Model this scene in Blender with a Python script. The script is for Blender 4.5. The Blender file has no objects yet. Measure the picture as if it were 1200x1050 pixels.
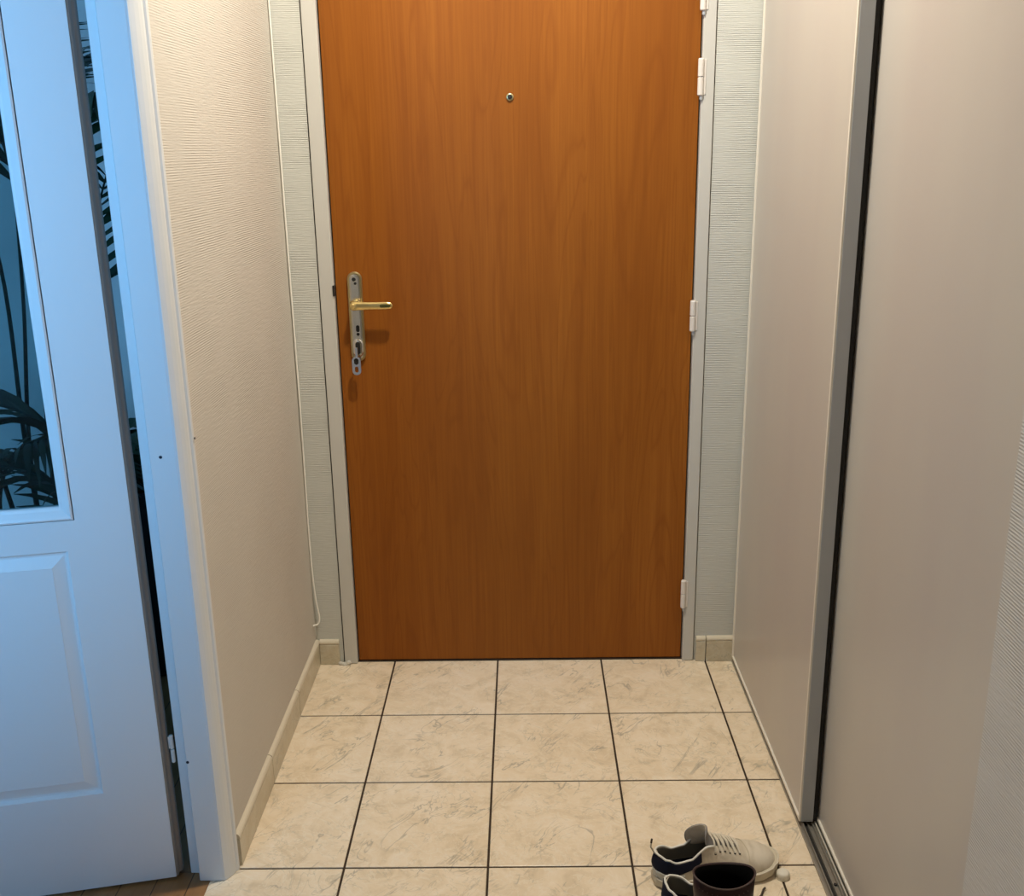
import bpy, bmesh, math, random
from mathutils import Vector, Matrix
random.seed(7)
PI = math.pi
COL = bpy.context.scene.collection

# ------------------------------------------------------------------ materials
def srgb(r, g, b):
    f = lambda c: (c/255/12.92) if c/255 <= .04045 else ((c/255+.055)/1.055)**2.4
    return (f(r), f(g), f(b), 1)

def new_mat(name, col=(.8, .8, .8, 1), rough=.5, metal=0, spec=.5, coat=0):
    m = bpy.data.materials.new(name); m.use_nodes = True
    b = m.node_tree.nodes['Principled BSDF']
    b.inputs['Base Color'].default_value = col
    b.inputs['Roughness'].default_value = rough
    b.inputs['Metallic'].default_value = metal
    b.inputs['Specular IOR Level'].default_value = spec
    b.inputs['Coat Weight'].default_value = coat
    return m

class NT:
    def __init__(s, m):
        s.t = m.node_tree; s.b = s.t.nodes['Principled BSDF']
    def n(s, kind, **kw):
        x = s.t.nodes.new(kind)
        for k, v in kw.items():
            if k in x.inputs: x.inputs[k].default_value = v
            else: setattr(x, k, v)
        return x
    def l(s, a, b): s.t.links.new(a, b)
    def coord(s, scale=(1, 1, 1), rot=(0, 0, 0)):
        tc = s.n('ShaderNodeTexCoord'); mp = s.n('ShaderNodeMapping')
        mp.inputs['Scale'].default_value = scale; mp.inputs['Rotation'].default_value = rot
        s.l(tc.outputs['Object'], mp.inputs['Vector']); return mp.outputs['Vector']
    def noise(s, vec, scale, detail=3, rough=.5, dist=0):
        x = s.n('ShaderNodeTexNoise'); x.inputs['Scale'].default_value = scale
        x.inputs['Detail'].default_value = detail; x.inputs['Roughness'].default_value = rough
        x.inputs['Distortion'].default_value = dist
        if vec is not None: s.l(vec, x.inputs['Vector'])
        return x.outputs['Fac']
    def ramp(s, fac, stops):
        r = s.n('ShaderNodeValToRGB'); e = r.color_ramp.elements
        while len(e) < len(stops): e.new(.5)
        for i, (p, c) in enumerate(stops):
            e[i].position = p; e[i].color = c
        s.l(fac, r.inputs['Fac']); return r.outputs['Color']
    def mix(s, fac, a, b, mode='MIX'):
        x = s.n('ShaderNodeMix'); x.data_type = 'RGBA'; x.blend_type = mode
        if isinstance(fac, (int, float)): x.inputs[0].default_value = fac
        else: s.l(fac, x.inputs[0])
        for i, v in ((6, a), (7, b)):
            if isinstance(v, tuple): x.inputs[i].default_value = v
            else: s.l(v, x.inputs[i])
        return x.outputs[2]
    def math(s, op, a, b=0, c=0):
        x = s.n('ShaderNodeMath'); x.operation = op
        for i, v in enumerate((a, b, c)):
            if isinstance(v, (int, float)): x.inputs[i].default_value = v
            else: s.l(v, x.inputs[i])
        return x.outputs[0]
    def bump(s, h, strength=.3, dist=.002):
        x = s.n('ShaderNodeBump'); x.inputs['Strength'].default_value = strength
        x.inputs['Distance'].default_value = dist
        s.l(h, x.inputs['Height']); s.l(x.outputs['Normal'], s.b.inputs['Normal'])
    def color(s, c): s.l(c, s.b.inputs['Base Color'])

def wallpaper(name, col, strength=.55):
    m = new_mat(name, col, .8, spec=.25); t = NT(m)
    # fine horizontal ribs, broken up
    wob = t.noise(t.coord((5, 5, 30)), 1, 2)
    tc = t.n('ShaderNodeTexCoord'); sx = t.n('ShaderNodeSeparateXYZ'); t.l(tc.outputs['Object'], sx.inputs[0])
    z = t.math('ADD', t.math('MULTIPLY', sx.outputs[2], 2*PI/.0046), t.math('MULTIPLY', wob, 3))
    s = t.math('SINE', z)
    fine = t.noise(t.coord((30, 30, 330)), 1, 3)
    patch = t.noise(t.coord((9, 9, 16)), 1, 2)
    pr = t.ramp(patch, [(.38, (.15, .15, .15, 1)), (.62, (1, 1, 1, 1))])
    h = t.math('ADD', t.math('MULTIPLY', t.math('MULTIPLY', s, .35), pr), t.math('MULTIPLY', fine, 1.1))
    t.bump(h, strength, .0011)
    big = t.noise(t.coord((2, 2, 2)), 1.5, 3)
    t.color(t.ramp(big, [(.3, tuple(c*.97 for c in col[:3])+(1,)), (.7, tuple(min(1, c*1.02) for c in col[:3])+(1,))]))
    return m

M = {}
M['paper_left'] = wallpaper('wallpaper_cream', (.595, .56, .505, 1))
M['paper_back'] = wallpaper('wallpaper_pale', (.585, .595, .56, 1), .95)
M['paper_right'] = wallpaper('wallpaper_right', (.60, .59, .58, 1), .6)
M['plaster'] = new_mat('white_plaster', (.78, .78, .78, 1), .9)
M['ceiling'] = new_mat('ceiling_white', (.8, .78, .74, 1), .9)

# white satin paint with faint embossed grain
m = new_mat('white_paint', (.77, .77, .78, 1), .38, spec=.45); t = NT(m)
g = t.noise(t.coord((90, 90, 7)), 1, 4, .6)
t.bump(g, .12, .001)
M['white_paint'] = m
M['frame_paint'] = new_mat('frame_paint', (.58, .575, .545, 1), .45)
M['jamb_paint'] = new_mat('jamb_paint', (.73, .75, .77, 1), .5)
M['hinge_white'] = new_mat('hinge_white', (.74, .70, .66, 1), .4)
M['edge_wood'] = new_mat('door_edge', (.30, .265, .235, 1), .6)
M['dark_gap'] = new_mat('gap_shade_and_keeper', (.012, .011, .010, 1), .8)  # near-black shade colour for gaps, also the latch keeper's own dark tone

# entrance door wood veneer
m = new_mat('cherry_veneer', rough=.5, spec=.22); t = NT(m)
v1 = t.coord((5.5, 1, .45)); big = t.noise(v1, 1.6, 2, .5, 1.2)
rings = t.math('FRACT', t.math('MULTIPLY', big, 9))
rings = t.math('ABSOLUTE', t.math('SUBTRACT', rings, .5))
fib = t.noise(t.coord((170, 1, 3.2)), 1, 4, .65)
fib2 = t.noise(t.coord((38, 1, 1.1)), 1, 3, .6)
broad = t.noise(t.coord((4.2, 1, .7)), 1, 2, .5)
c0 = t.ramp(broad, [(.30, (.255, .077, .0065, 1)), (.5, (.29, .092, .0085, 1)), (.70, (.335, .112, .013, 1))])
c1 = t.mix(t.math('MULTIPLY', t.ramp(rings, [(.0, (1, 1, 1, 1)), (.16, (0, 0, 0, 1))]), .34), c0, (.19, .048, .003, 1))
c2 = t.mix(t.ramp(fib, [(.38, (.34, .34, .34, 1)), (.62, (0, 0, 0, 1))]), c1, (.20, .053, .004, 1))
c3 = t.mix(t.ramp(fib2, [(.36, (.40, .40, .40, 1)), (.56, (0, 0, 0, 1))]), c2, (.21, .057, .005, 1))
t.color(c3); t.bump(fib, .06, .0005)
M['veneer'] = m

# beige marbled floor tile; every tile gets its own offset
TX, TY, TT = -.6903, 2.4086, .3
def tile_mat(name, vein=.55, tint=(1, 1, 1)):
    m = new_mat(name, rough=.30, spec=.4); t = NT(m)
    tc = t.n('ShaderNodeTexCoord'); sx = t.n('ShaderNodeSeparateXYZ'); t.l(tc.outputs['Object'], sx.inputs[0])
    ix = t.math('FLOOR', t.math('DIVIDE', t.math('SUBTRACT', sx.outputs[0], TX), TT))
    iy = t.math('FLOOR', t.math('DIVIDE', t.math('SUBTRACT', sx.outputs[1], TY), TT))
    cb = t.n('ShaderNodeCombineXYZ')
    t.l(t.math('MULTIPLY', ix, 3.71), cb.inputs[0]); t.l(t.math('MULTIPLY', iy, 5.13), cb.inputs[1])
    t.l(t.math('MULTIPLY', t.math('ADD', ix, iy), 2.3), cb.inputs[2])
    va = t.n('ShaderNodeVectorMath'); va.operation = 'ADD'
    t.l(tc.outputs['Object'], va.inputs[0]); t.l(cb.outputs[0], va.inputs[1])
    def turned(ang, sc):
        m1 = t.n('ShaderNodeMapping'); m1.inputs['Rotation'].default_value = (0, 0, ang); t.l(va.outputs[0], m1.inputs['Vector'])
        m2 = t.n('ShaderNodeMapping'); m2.inputs['Scale'].default_value = sc; t.l(m1.outputs[0], m2.inputs['Vector']); return m2.outputs[0]
    v = va.outputs[0]; vv = turned(-1.0, (.42, 1.25, 1)); vs = turned(.5, (.8, 1.2, 1))
    def T(c): return tuple(min(1, c[i]*tint[i]) for i in range(3))+(1,)
    cloud = t.noise(v, 16, 5, .65, .8)
    base = t.ramp(cloud, [(.30, T((.68, .56, .40))), (.5, T((.80, .675, .505))), (.70, T((.86, .75, .60)))])
    r1 = t.math('ABSOLUTE', t.math('SUBTRACT', t.noise(vv, 9, 4, .6, .9), .5))
    gate = t.ramp(t.noise(v, 10, 2), [(.47, (0, 0, 0, 1)), (.58, (1, 1, 1, 1))])
    r2 = t.math('ABSOLUTE', t.math('SUBTRACT', t.noise(vs, 17, 3, .55, 2.2), .5))
    r3 = t.math('ABSOLUTE', t.math('SUBTRACT', t.noise(turned(1.3, (1, .8, 1)), 13, 3, .55, 2.4), .5))
    gate2 = t.ramp(t.noise(v, 14, 2), [(.42, (0, 0, 0, 1)), (.55, (1, 1, 1, 1))])
    k1 = t.math('MULTIPLY', t.math('MULTIPLY', t.ramp(r1, [(.0, (1, 1, 1, 1)), (.014, (0, 0, 0, 1))]), gate), vein)
    k2 = t.math('MULTIPLY', t.ramp(r2, [(.0, (1, 1, 1, 1)), (.03, (0, 0, 0, 1))]), .5)
    k3 = t.math('MULTIPLY', t.math('MULTIPLY', t.ramp(r3, [(.0, (1, 1, 1, 1)), (.022, (0, 0, 0, 1))]), gate2), .42)
    c = t.mix(k2, base, T((.86, .79, .67)))
    c = t.mix(k3, c, T((.44, .40, .30)))
    c = t.mix(k1, c, T((.36, .32, .25)))
    t.color(c)
    return m
M['tile'] = tile_mat('marbled_tile', .75)
M['skirt_tile'] = tile_mat('skirting_tile', .3, (.72, .76, .76))
M['skirt_cap'] = new_mat('skirting_cap', (.66, .60, .48, 1), .45)
M['grout'] = new_mat('dark_grout', (.045, .028, .016, 1), .9)

# parquet
m = new_mat('parquet', rough=.4); t = NT(m)
n = t.noise(t.coord((60, 3, 1), (0, 0, 0)), 1, 4, .6)
brd = t.n('ShaderNodeTexBrick'); brd.inputs['Scale'].default_value = 1
brd.inputs['Brick Width'].default_value = .9; brd.inputs['Row Height'].default_value = .07; brd.inputs['Mortar Size'].default_value = .0012
brd.inputs['Color1'].default_value = (.36, .19, .075, 1); brd.inputs['Color2'].default_value = (.27, .13, .045, 1); brd.inputs['Mortar'].default_value = (.03, .015, .006, 1)
t.l(t.coord((1, 1, 1), (0, 0, PI/2)), brd.inputs['Vector'])
t.color(t.mix(t.ramp(n, [(.35, (.5, .5, .5, 1)), (.6, (0, 0, 0, 1))]), brd.outputs['Color'], (.20, .09, .03, 1)))
M['parquet'] = m

# closet panels and metal
m = new_mat('closet_panel', (.58, .535, .50, 1), .36, spec=.4); t = NT(m)
n = t.noise(t.coord((3, 3, .9)), 1.4, 2)
t.color(t.ramp(n, [(.35, (.525, .487, .460, 1)), (.65, (.555, .525, .483, 1))]))
t.bump(t.noise(t.coord((200, 200, 200)), 1, 2), .03, .0005)
M['panel'] = m
M['champagne'] = new_mat('closet_profile', (.80, .76, .68, 1), .4)
M['alu'] = new_mat('grey_profile', (.47, .50, .54, 1), .42, metal=.2)
M['alu_track'] = new_mat('track_metal', (.42, .40, .36, 1), .38, metal=.75)
M['alu_bright'] = new_mat('track_edge', (.66, .63, .56, 1), .38, metal=.4)

m = new_mat('brushed_nickel', (.60, .60, .56, 1), .26, metal=1); M['nickel'] = m
M['brass'] = new_mat('polished_brass', (.80, .62, .27, 1), .22, metal=1)
M['dull_brass'] = new_mat('dull_brass', (.55, .48, .27, 1), .32, metal=1)
M['olive'] = new_mat('dark_inlay', (.10, .10, .03, 1), .3, metal=.6)
M['black'] = new_mat('black_hole', (.008, .008, .008, 1), .6)
M['chrome'] = new_mat('chrome', (.75, .75, .75, 1), .12, metal=1)
M['screw'] = new_mat('dark_screw', (.02, .03, .05, 1), .5, metal=.5)
M['cable'] = new_mat('white_cable', (.88, .86, .80, 1), .45)
M['rubber_white'] = new_mat('white_rubber', (.74, .70, .60, 1), .5)
M['filler'] = new_mat('plaster_filler', (.60, .58, .52, 1), .9)

def pane(name, tint, refl=.12):
    m = bpy.data.materials.new(name); m.use_nodes = True; nt = m.node_tree; nt.nodes.clear()
    out = nt.nodes.new('ShaderNodeOutputMaterial'); mx = nt.nodes.new('ShaderNodeMixShader')
    tr = nt.nodes.new('ShaderNodeBsdfTransparent'); gl = nt.nodes.new('ShaderNodeBsdfGlossy'); fr = nt.nodes.new('ShaderNodeFresnel')
    tr.inputs[0].default_value = tint; gl.inputs['Roughness'].default_value = .02; fr.inputs[0].default_value = 1.5
    nt.links.new(fr.outputs[0], mx.inputs[0]); nt.links.new(tr.outputs[0], mx.inputs[1]); nt.links.new(gl.outputs[0], mx.inputs[2])
    nt.links.new(mx.outputs[0], out.inputs[0]); return m
M['glass'] = pane('door_glass', (.60, .74, .76, 1))
M['win_glass'] = pane('window_glass', (.95, .97, .98, 1))

# shoes
m = new_mat('white_leather', (.66, .59, .48, 1), .5); t = NT(m)
nn = t.noise(t.coord((1, 1, 1)), 60, 4, .6, .4); t.bump(nn, .35, .002)
cr = t.noise(t.coord((1, .4, 1)), 35, 3, .5, .8)
t.color(t.ramp(cr, [(.3, (.56, .49, .385, 1)), (.6, (.70, .63, .52, 1))]))
M['leather'] = m
M['white_trim'] = new_mat('white_piping', (.80, .78, .72, 1), .45)
M['sole'] = new_mat('sole_rubber', (.58, .52, .40, 1), .6)
M['grey_suede'] = new_mat('grey_heel', (.52, .52, .48, 1), .75)
M['navy'] = new_mat('navy_suede', (.008, .009, .022, 1), .85, spec=.2)
m = new_mat('grey_lining', (.30, .29, .245, 1), .9, spec=.1); M['lining'] = m
M['tongue_grey'] = new_mat('tongue_lining', (.26, .245, .24, 1), .9, spec=.1)
M['lace'] = new_mat('lace', (.70, .64, .53, 1), .8)
M['lace_dark'] = new_mat('lace_tip', (.05, .035, .025, 1), .6)
M['maroon'] = new_mat('maroon_leather', (.022, .005, .005, 1), .42, spec=.35)
M['boot_lining'] = new_mat('black_lining', (.003, .003, .003, 1), .9, spec=.05)
M['boot_rim'] = new_mat('boot_piping', (.07, .045, .04, 1), .5)

# plants
m = new_mat('palm_leaf', (.018, .045, .018, 1), .5); t = NT(m)
t.color(t.ramp(t.noise(t.coord(), 8, 2), [(.35, (.010, .028, .014, 1)), (.7, (.03, .065, .02, 1))]))
M['leaf'] = m
M['leaf_yellow'] = new_mat('pale_leaf', (.16, .20, .03, 1), .5)
M['stem'] = new_mat('palm_stem', (.012, .028, .014, 1), .6)
M['pot'] = new_mat('black_pot', (.006, .006, .007, 1), .5)
M['soil'] = new_mat('soil', (.02, .012, .008, 1), .95)
M['lamp_glass'] = new_mat('lamp_glass', (.9, .85, .75, 1), .4)
b = M['lamp_glass'].node_tree.nodes['Principled BSDF']
b.inputs['Emission Color'].default_value = (1, .78, .5, 1); b.inputs['Emission Strength'].default_value = 2.5

# ------------------------------------------------------------------ mesh helpers
def obj(name, bm, mat, parent=None, smooth=False, label=None, mats=None):
    bmesh.ops.recalc_face_normals(bm, faces=bm.faces)
    me = bpy.data.meshes.new(name); bm.to_mesh(me); bm.free()
    for k in (mats or [mat]): me.materials.append(M[k])
    if smooth:
        for p in me.polygons: p.use_smooth = True
    o = bpy.data.objects.new(name, me); COL.objects.link(o)
    if parent is not None: o.parent = parent
    if label: o['label'] = label
    return o
def empty(name, loc=(0, 0, 0), rz=0):
    o = bpy.data.objects.new(name, None); COL.objects.link(o)
    o.location = loc; o.rotation_euler = (0, 0, rz); o.empty_display_size = .05; return o
def tag(o, label, cat, group=None):
    o['label'] = label; o['category'] = cat
    if group: o['group'] = group
    return o
def struct(o, label=None):
    o['kind'] = 'structure'
    if label: o['label'] = label
    return o
def box(bm, x0, x1, y0, y1, z0, z1, bev=0, seg=2):
    r = bmesh.ops.create_cube(bm, size=1)
    for v in r['verts']:
        v.co = Vector((x0+(v.co.x+.5)*(x1-x0), y0+(v.co.y+.5)*(y1-y0), z0+(v.co.z+.5)*(z1-z0)))
    if bev:
        es = list({e for v in r['verts'] for e in v.link_edges})
        bmesh.ops.bevel(bm, geom=es, offset=bev, segments=seg, affect='EDGES', profile=.5)
    return bm
def BX(*a, **k): return box(bmesh.new(), *a, **k)
def prism(bm, pts, axis, a0, a1):
    """extrude closed 2D outline; axis 'x','y','z' = extrusion axis"""
    def mk(p, a):
        return {'z': (p[0], p[1], a), 'y': (p[0], a, p[1]), 'x': (a, p[0], p[1])}[axis]
    A = [bm.verts.new(mk(p, a0)) for p in pts]; B = [bm.verts.new(mk(p, a1)) for p in pts]
    n = len(pts)
    for i in range(n): bm.faces.new((A[i], A[(i+1) % n], B[(i+1) % n], B[i]))
    bm.faces.new(A); bm.faces.new(B); return bm
def tube(bm, pts, r, n=8, cap=True, closed=False):
    pts = [Vector(p) for p in pts]; rings = []
    N = len(pts); rr = r if isinstance(r, (list, tuple)) else [r]*N
    up = None
    for i, p in enumerate(pts):
        a = pts[(i-1) % N] if (i or closed) else p; b = pts[(i+1) % N] if (i < N-1 or closed) else p
        d = (b-a).normalized()
        if up is None:
            up = Vector((0, 0, 1)) if abs(d.z) < .9 else Vector((1, 0, 0))
        s = d.cross(up).normalized(); up = s.cross(d).normalized()
        rings.append([bm.verts.new(p+(s*math.cos(2*PI*k/n)+up*math.sin(2*PI*k/n))*rr[i]) for k in range(n)])
    M_ = N if closed else N-1
    for i in range(M_):
        A, B = rings[i], rings[(i+1) % N]
        for k in range(n): bm.faces.new((A[k], A[(k+1) % n], B[(k+1) % n], B[k]))
    if cap and not closed:
        bm.faces.new(rings[0]); bm.faces.new(rings[-1][::-1])
    return bm
def lathe(bm, prof, c=(0, 0, 0), n=24, axis='z', sx=1, sy=1):
    rings = []
    for r, z in prof:
        ring = []
        for k in range(n):
            a = 2*PI*k/n; x, y = r*math.cos(a)*sx, r*math.sin(a)*sy
            if axis == 'z': co = (c[0]+x, c[1]+y, c[2]+z)
            elif axis == 'y': co = (c[0]+x, c[1]+z, c[2]+y)
            else: co = (c[0]+z, c[1]+x, c[2]+y)
            ring.append(bm.verts.new(co))
        rings.append(ring)
    for A, B in zip(rings, rings[1:]):
        for k in range(n): bm.faces.new((A[k], A[(k+1) % n], B[(k+1) % n], B[k]))
    bm.faces.new(rings[0]); bm.faces.new(rings[-1][::-1]); return bm
def catmull(P, n=8):
    P = [Vector(p) for p in P]; Q = [P[0]]+P+[P[-1]]; out = []
    for i in range(1, len(Q)-2):
        for k in range(n):
            t = k/n; a, b, c, d = Q[i-1], Q[i], Q[i+1], Q[i+2]
            out.append(.5*((2*b)+(c-a)*t+(2*a-5*b+4*c-d)*t*t+(3*b-a-3*c+d)*t**3))
    out.append(P[-1]); return out
def lerp_tab(tab, x):
    if x <= tab[0][0]: return tab[0][1]
    for (a, b), (c, d) in zip(tab, tab[1:]):
        if x <= c:
            t = (x-a)/(c-a); t = t*t*(3-2*t); return b+(d-b)*t
    return tab[-1][1]

# ------------------------------------------------------------------ dimensions
WL, WR = -.615, .600        # hallway wall faces
YB = 2.698                  # back wall face
HC = 2.70                   # ceiling
YJ = 1.775                  # far jamb (hallway side) of the left doorway
YO = .98                    # near side of the left doorway
RW = -.705                  # room side face of the partition
YW = .10                    # window wall of the side room
YR = 2.95                   # back wall of the side room
XR = -3.1
YH = -3.0                   # hallway wall behind the camera

# ------------------------------------------------------------------ floor
bm = BX(-.66, .66, YH, 2.75, -.03, -.002)
fl = obj('floor', bm, 'grout')
struct(fl, 'beige marbled floor tiles with dark grout lines')
bm = bmesh.new(); g = .0024
ys = [TY+TT]+[TY-TT*k for k in range(0, 19)]
for j in range(len(ys)-1):
    y1, y0 = ys[j], ys[j+1]
    for i in range(0, 5):
        x0, x1 = TX+TT*i, TX+TT*(i+1)
        if x1 > .584: x1 = .5855
        if x0 < -.66: x0 = -.66
        yy0, yy1 = max(y0, YH)+g, min(y1, 2.76)-g
        if yy1-yy0 < .01: continue
        xa = x0+(g if i else 0); xb = x1-(g if i < 4 else 0)
        box(bm, xa, xb, yy0, yy1, -.012, 0, bev=.0012, seg=2)
o = obj('floor_tiles', bm, 'tile', fl)
bm = BX(XR, -.66, YW, YR, -.03, -.001)
struct(obj('floor', bm, 'parquet'), 'brown wooden floor of the side room')
# ceilings
struct(obj('ceiling', BX(XR-.1, 1.35, YH-.1, 3.1, HC, HC+.08), 'ceiling'))

# ------------------------------------------------------------------ walls
# hallway partition on the left (wallpaper on the hall side, plaster on the room side)
def partition(name, y0, y1, z0, z1, label=None):
    o = obj(name, BX(WL-.045, WL, y0, y1, z0, z1), 'paper_left'); struct(o, label)
    p = obj('room_side_plaster', BX(RW, WL-.045, y0, y1, z0, z1), 'plaster', o)
    return o
partition('wall_left', YJ+.022, YR, 0, HC, 'cream ribbed wallpapered wall left of the entrance door')
partition('wall_left_near', YH, YO-.03, 0, HC)
partition('wall_left_lintel', YO-.03, YJ+.022, 2.07, HC)
# back wall around the entrance door
DL, DR = -.4975, .4435       # leaf edges
FL, FR = -.5345, .4745       # frame outer edges
bm = bmesh.new()
box(bm, WL, FL-.0035, YB, YB+.12, 0, HC); box(bm, FR+.0025, .75, YB, YB+.12, 0, HC); box(bm, FL-.0035, FR+.0025, YB, YB+.12, 2.12, HC)
wb = struct(obj('wall_back', bm, 'paper_back'), 'pale wallpapered wall around the entrance door')
# side room walls
struct(obj('wall_room_back', BX(XR, RW, YR, YR+.08, 0, HC), 'plaster'))
struct(obj('wall_room_left', BX(XR-.08, XR, YW, YR, 0, HC), 'plaster'))
WX0, WX1, WZ0, WZ1 = -2.35, -1.0, .95, 2.2
bm = bmesh.new()
box(bm, XR, WX0, YW-.1, YW, 0, HC); box(bm, WX1, RW, YW-.1, YW, 0, HC)
box(bm, WX0, WX1, YW-.1, YW, 0, WZ0); box(bm, WX0, WX1, YW-.1, YW, WZ1, HC)
struct(obj('wall_room_front', bm, 'plaster'))
wn = empty('window_1', (0, 0, 0)); struct(wn)
bm = bmesh.new()
for a in ((WX0, WX0+.05), (WX1-.05, WX1), ((WX0+WX1)/2-.035, (WX0+WX1)/2+.035)): box(bm, a[0], a[1], YW-.07, YW-.02, WZ0, WZ1, bev=.004)
for a in ((WZ0, WZ0+.05), (WZ1-.05, WZ1)): box(bm, WX0, WX1, YW-.065, YW-.025, a[0], a[1], bev=.004)
obj('window_frame', bm, 'white_paint', wn)
obj('window_pane', BX(WX0+.04, WX1-.04, YW-.048, YW-.044, WZ0+.04, WZ1-.04), 'win_glass', wn)
# hallway: wall behind the camera and right side
struct(obj('wall_front', BX(WL-.1, 1.35, YH-.08, YH, 0, HC), 'paper_back'))
YE = 1.209
bm = bmesh.new()
box(bm, WR, WR+.08, YH, YE, 0, HC)
struct(obj('wall_right', bm, 'paper_right'), 'grey ribbed wallpapered wall end beside the near closet door')
struct(obj('wall_lintel', BX(WR-.02, WR+.08, YE, YB, 2.165, HC), 'paper_right'))
# closet interior shell
bm = bmesh.new()
box(bm, 1.25, 1.3, YE-.02, YB+.1, 0, HC); box(bm, .68, 1.3, YE-.05, YE, 0, HC)
struct(obj('wall_closet', bm, 'plaster'))
struct(obj('floor', BX(.64, 1.3, YE-.05, YB+.1, -.03, 0), 'parquet'))
struct(obj('wall_closet_back', BX(.75, 1.3, YB, YB+.1, 0, HC), 'plaster'))

# ------------------------------------------------------------------ skirtings
def skirting(bm, a0, a1, axis, face, wall, z=.066):
    """profile with a rounded top, running along axis"""
    s = 1 if face > wall else -1
    pts = [(wall, .001), (face, .001), (face, z-.004), (face-s*.003, z), (wall, z)]
    if axis == 'y': prism(bm, pts, 'y', a0, a1)
    else: prism(bm, pts, 'x', a0, a1)
def skirt(name, segs, axis, face, wall, label):
    bm = bmesh.new()
    for a0, a1 in segs: skirting(bm, a0, a1, axis, face, wall)
    o = struct(obj(name, bm, 'skirt_tile'), label)
    bm = bmesh.new(); s = 1 if face > wall else -1
    for a0, a1 in segs:
        pts = [(wall, .0662), (face, .0662), (face+s*.0005, .070), (face-s*.002, .0745), (face-s*.006, .0765), (wall, .0772)]
        prism(bm, pts, axis, a0, a1)
    obj('skirting_cap', bm, 'skirt_cap', o)
    return o
skirt('baseboard_left', [(1.818, 2.107), (2.1095, 2.407), (2.4095, 2.697)], 'y', -.605, WL, 'beige tile skirting along the left wall')
skirt('baseboard_left_near', [(YH, .9)], 'y', -.605, WL, None)
skirt('baseboard_back', [(WL+.011, -.548)], 'x', 2.687, YB, 'short beige tile skirting left of the entrance door')
skirt('baseboard_back', [(.4815, .5085), (.511, .59)], 'x', 2.687, YB, 'beige tile skirting right of the entrance door')
skirt('baseboard_right', [(YH, YE-.002)], 'y', WR-.01, WR, None)
# plaster blob at the foot of the frame
bm = bmesh.new()
for k in range(7):
    r = bmesh.ops.create_icosphere(bm, subdivisions=2, radius=random.uniform(.005, .009))
    cx, cz = -.546+.004*k+random.uniform(-.002, .002), random.uniform(.001, .006)
    for v in r['verts']: v.co += Vector((cx, 2.688, cz))
struct(obj('trim_3', bm, 'filler', smooth=True), 'whitish plaster blob at the foot of the left door frame')

# ------------------------------------------------------------------ entrance door
d1 = empty('door_1', (0, YB, 0)); struct(d1, 'orange brown wooden entrance door in a pale metal frame')
def W(bm):   # world mesh under door_1
    bmesh.ops.translate(bm, verts=bm.verts, vec=(0, -YB, 0)); return bm
ZT = 2.06
leaf = obj('door_leaf', W(BX(DL+.0035, DR-.0035, 2.705, 2.745, .006, ZT, bev=.0012)), 'veneer', d1)
bm = bmesh.new()
box(bm, FL, DL, 2.6915, 2.82, .001, ZT+.04, bev=.002); box(bm, DR, FR, 2.6915, 2.82, .001, ZT+.04, bev=.002)
box(bm, FL, FR, 2.6915, 2.82, ZT+.0035, ZT+.04, bev=.002)
obj('door_frame', W(bm), 'frame_paint', d1, label='pale painted metal door frame')
bm = bmesh.new()
box(bm, FL-.0035, FL, YB+.003, YB+.03, 0, ZT+.04); box(bm, FR, FR+.0025, YB+.006, YB+.03, 0, ZT+.04)
box(bm, DL, DL+.006, 2.75, 2.77, 0, ZT); box(bm, DR-.006, DR, 2.75, 2.77, 0, ZT); box(bm, DL, DR, 2.75, 2.77, .0, .02); box(bm, DL, DR, 2.75, 2.77, ZT, ZT+.006)
obj('gap_shade_strips', W(bm), 'dark_gap', d1, label='dark strips standing in for shade in the gaps around leaf and frame')  # near-black strips paint the shade in the frame grooves and leaf gaps
obj('threshold', W(BX(DL, DR, 2.703, 2.76, -.001, .003)), 'grout', d1)
# hinges
hx = .4405
for (z0, z1) in ((1.745, 1.835), (1.550, 1.637), (.963, 1.044), (.169, .253)):
    zm = (z0+z1)/2; r = .0075
    bm = bmesh.new()
    lathe(bm, [(r*.8, z0), (r, z0+.002), (r, zm-.002), (r*.85, zm-.0008)], (hx, 2.690, 0), 16)
    lathe(bm, [(r*.85, zm+.0008), (r, zm+.002), (r, z1-.003), (r*.8, z1)], (hx, 2.690, 0), 16)
    box(bm, hx, hx+.013, 2.6895, 2.693, z0+.002, z1-.003, bev=.001)
    h = obj('hinge', W(bm), 'hinge_white', d1, smooth=False, label='small pale barrel hinge')
    bm = lathe(bmesh.new(), [(.0035, z0-.010), (.004, z0-.008), (.004, zm+.003)], (hx+.002, 2.690, 0), 12)
    obj('hinge_pin', W(bm), 'alu', h)
# strike keeper
bm = BX(DL-.003, DL+.002, 2.6885, 2.70, 1.068, 1.096, bev=.001)
obj('strike', W(bm), 'dark_gap', d1, label='dark chipped latch keeper in the frame edge')
# peephole
bm = lathe(bmesh.new(), [(.0085, 0), (.0095, -.002), (.009, -.0035), (.006, -.004)], (-.030, 2.705, 1.555), 24, 'y')
pe = obj('peephole', W(bm), 'dull_brass', d1, smooth=True)
bm = lathe(bmesh.new(), [(.0062, -.0036), (.0055, -.0045), (.002, -.0052)], (-.030, 2.705, 1.555), 20, 'y')
obj('lens', W(bm), 'black', pe)
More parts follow.
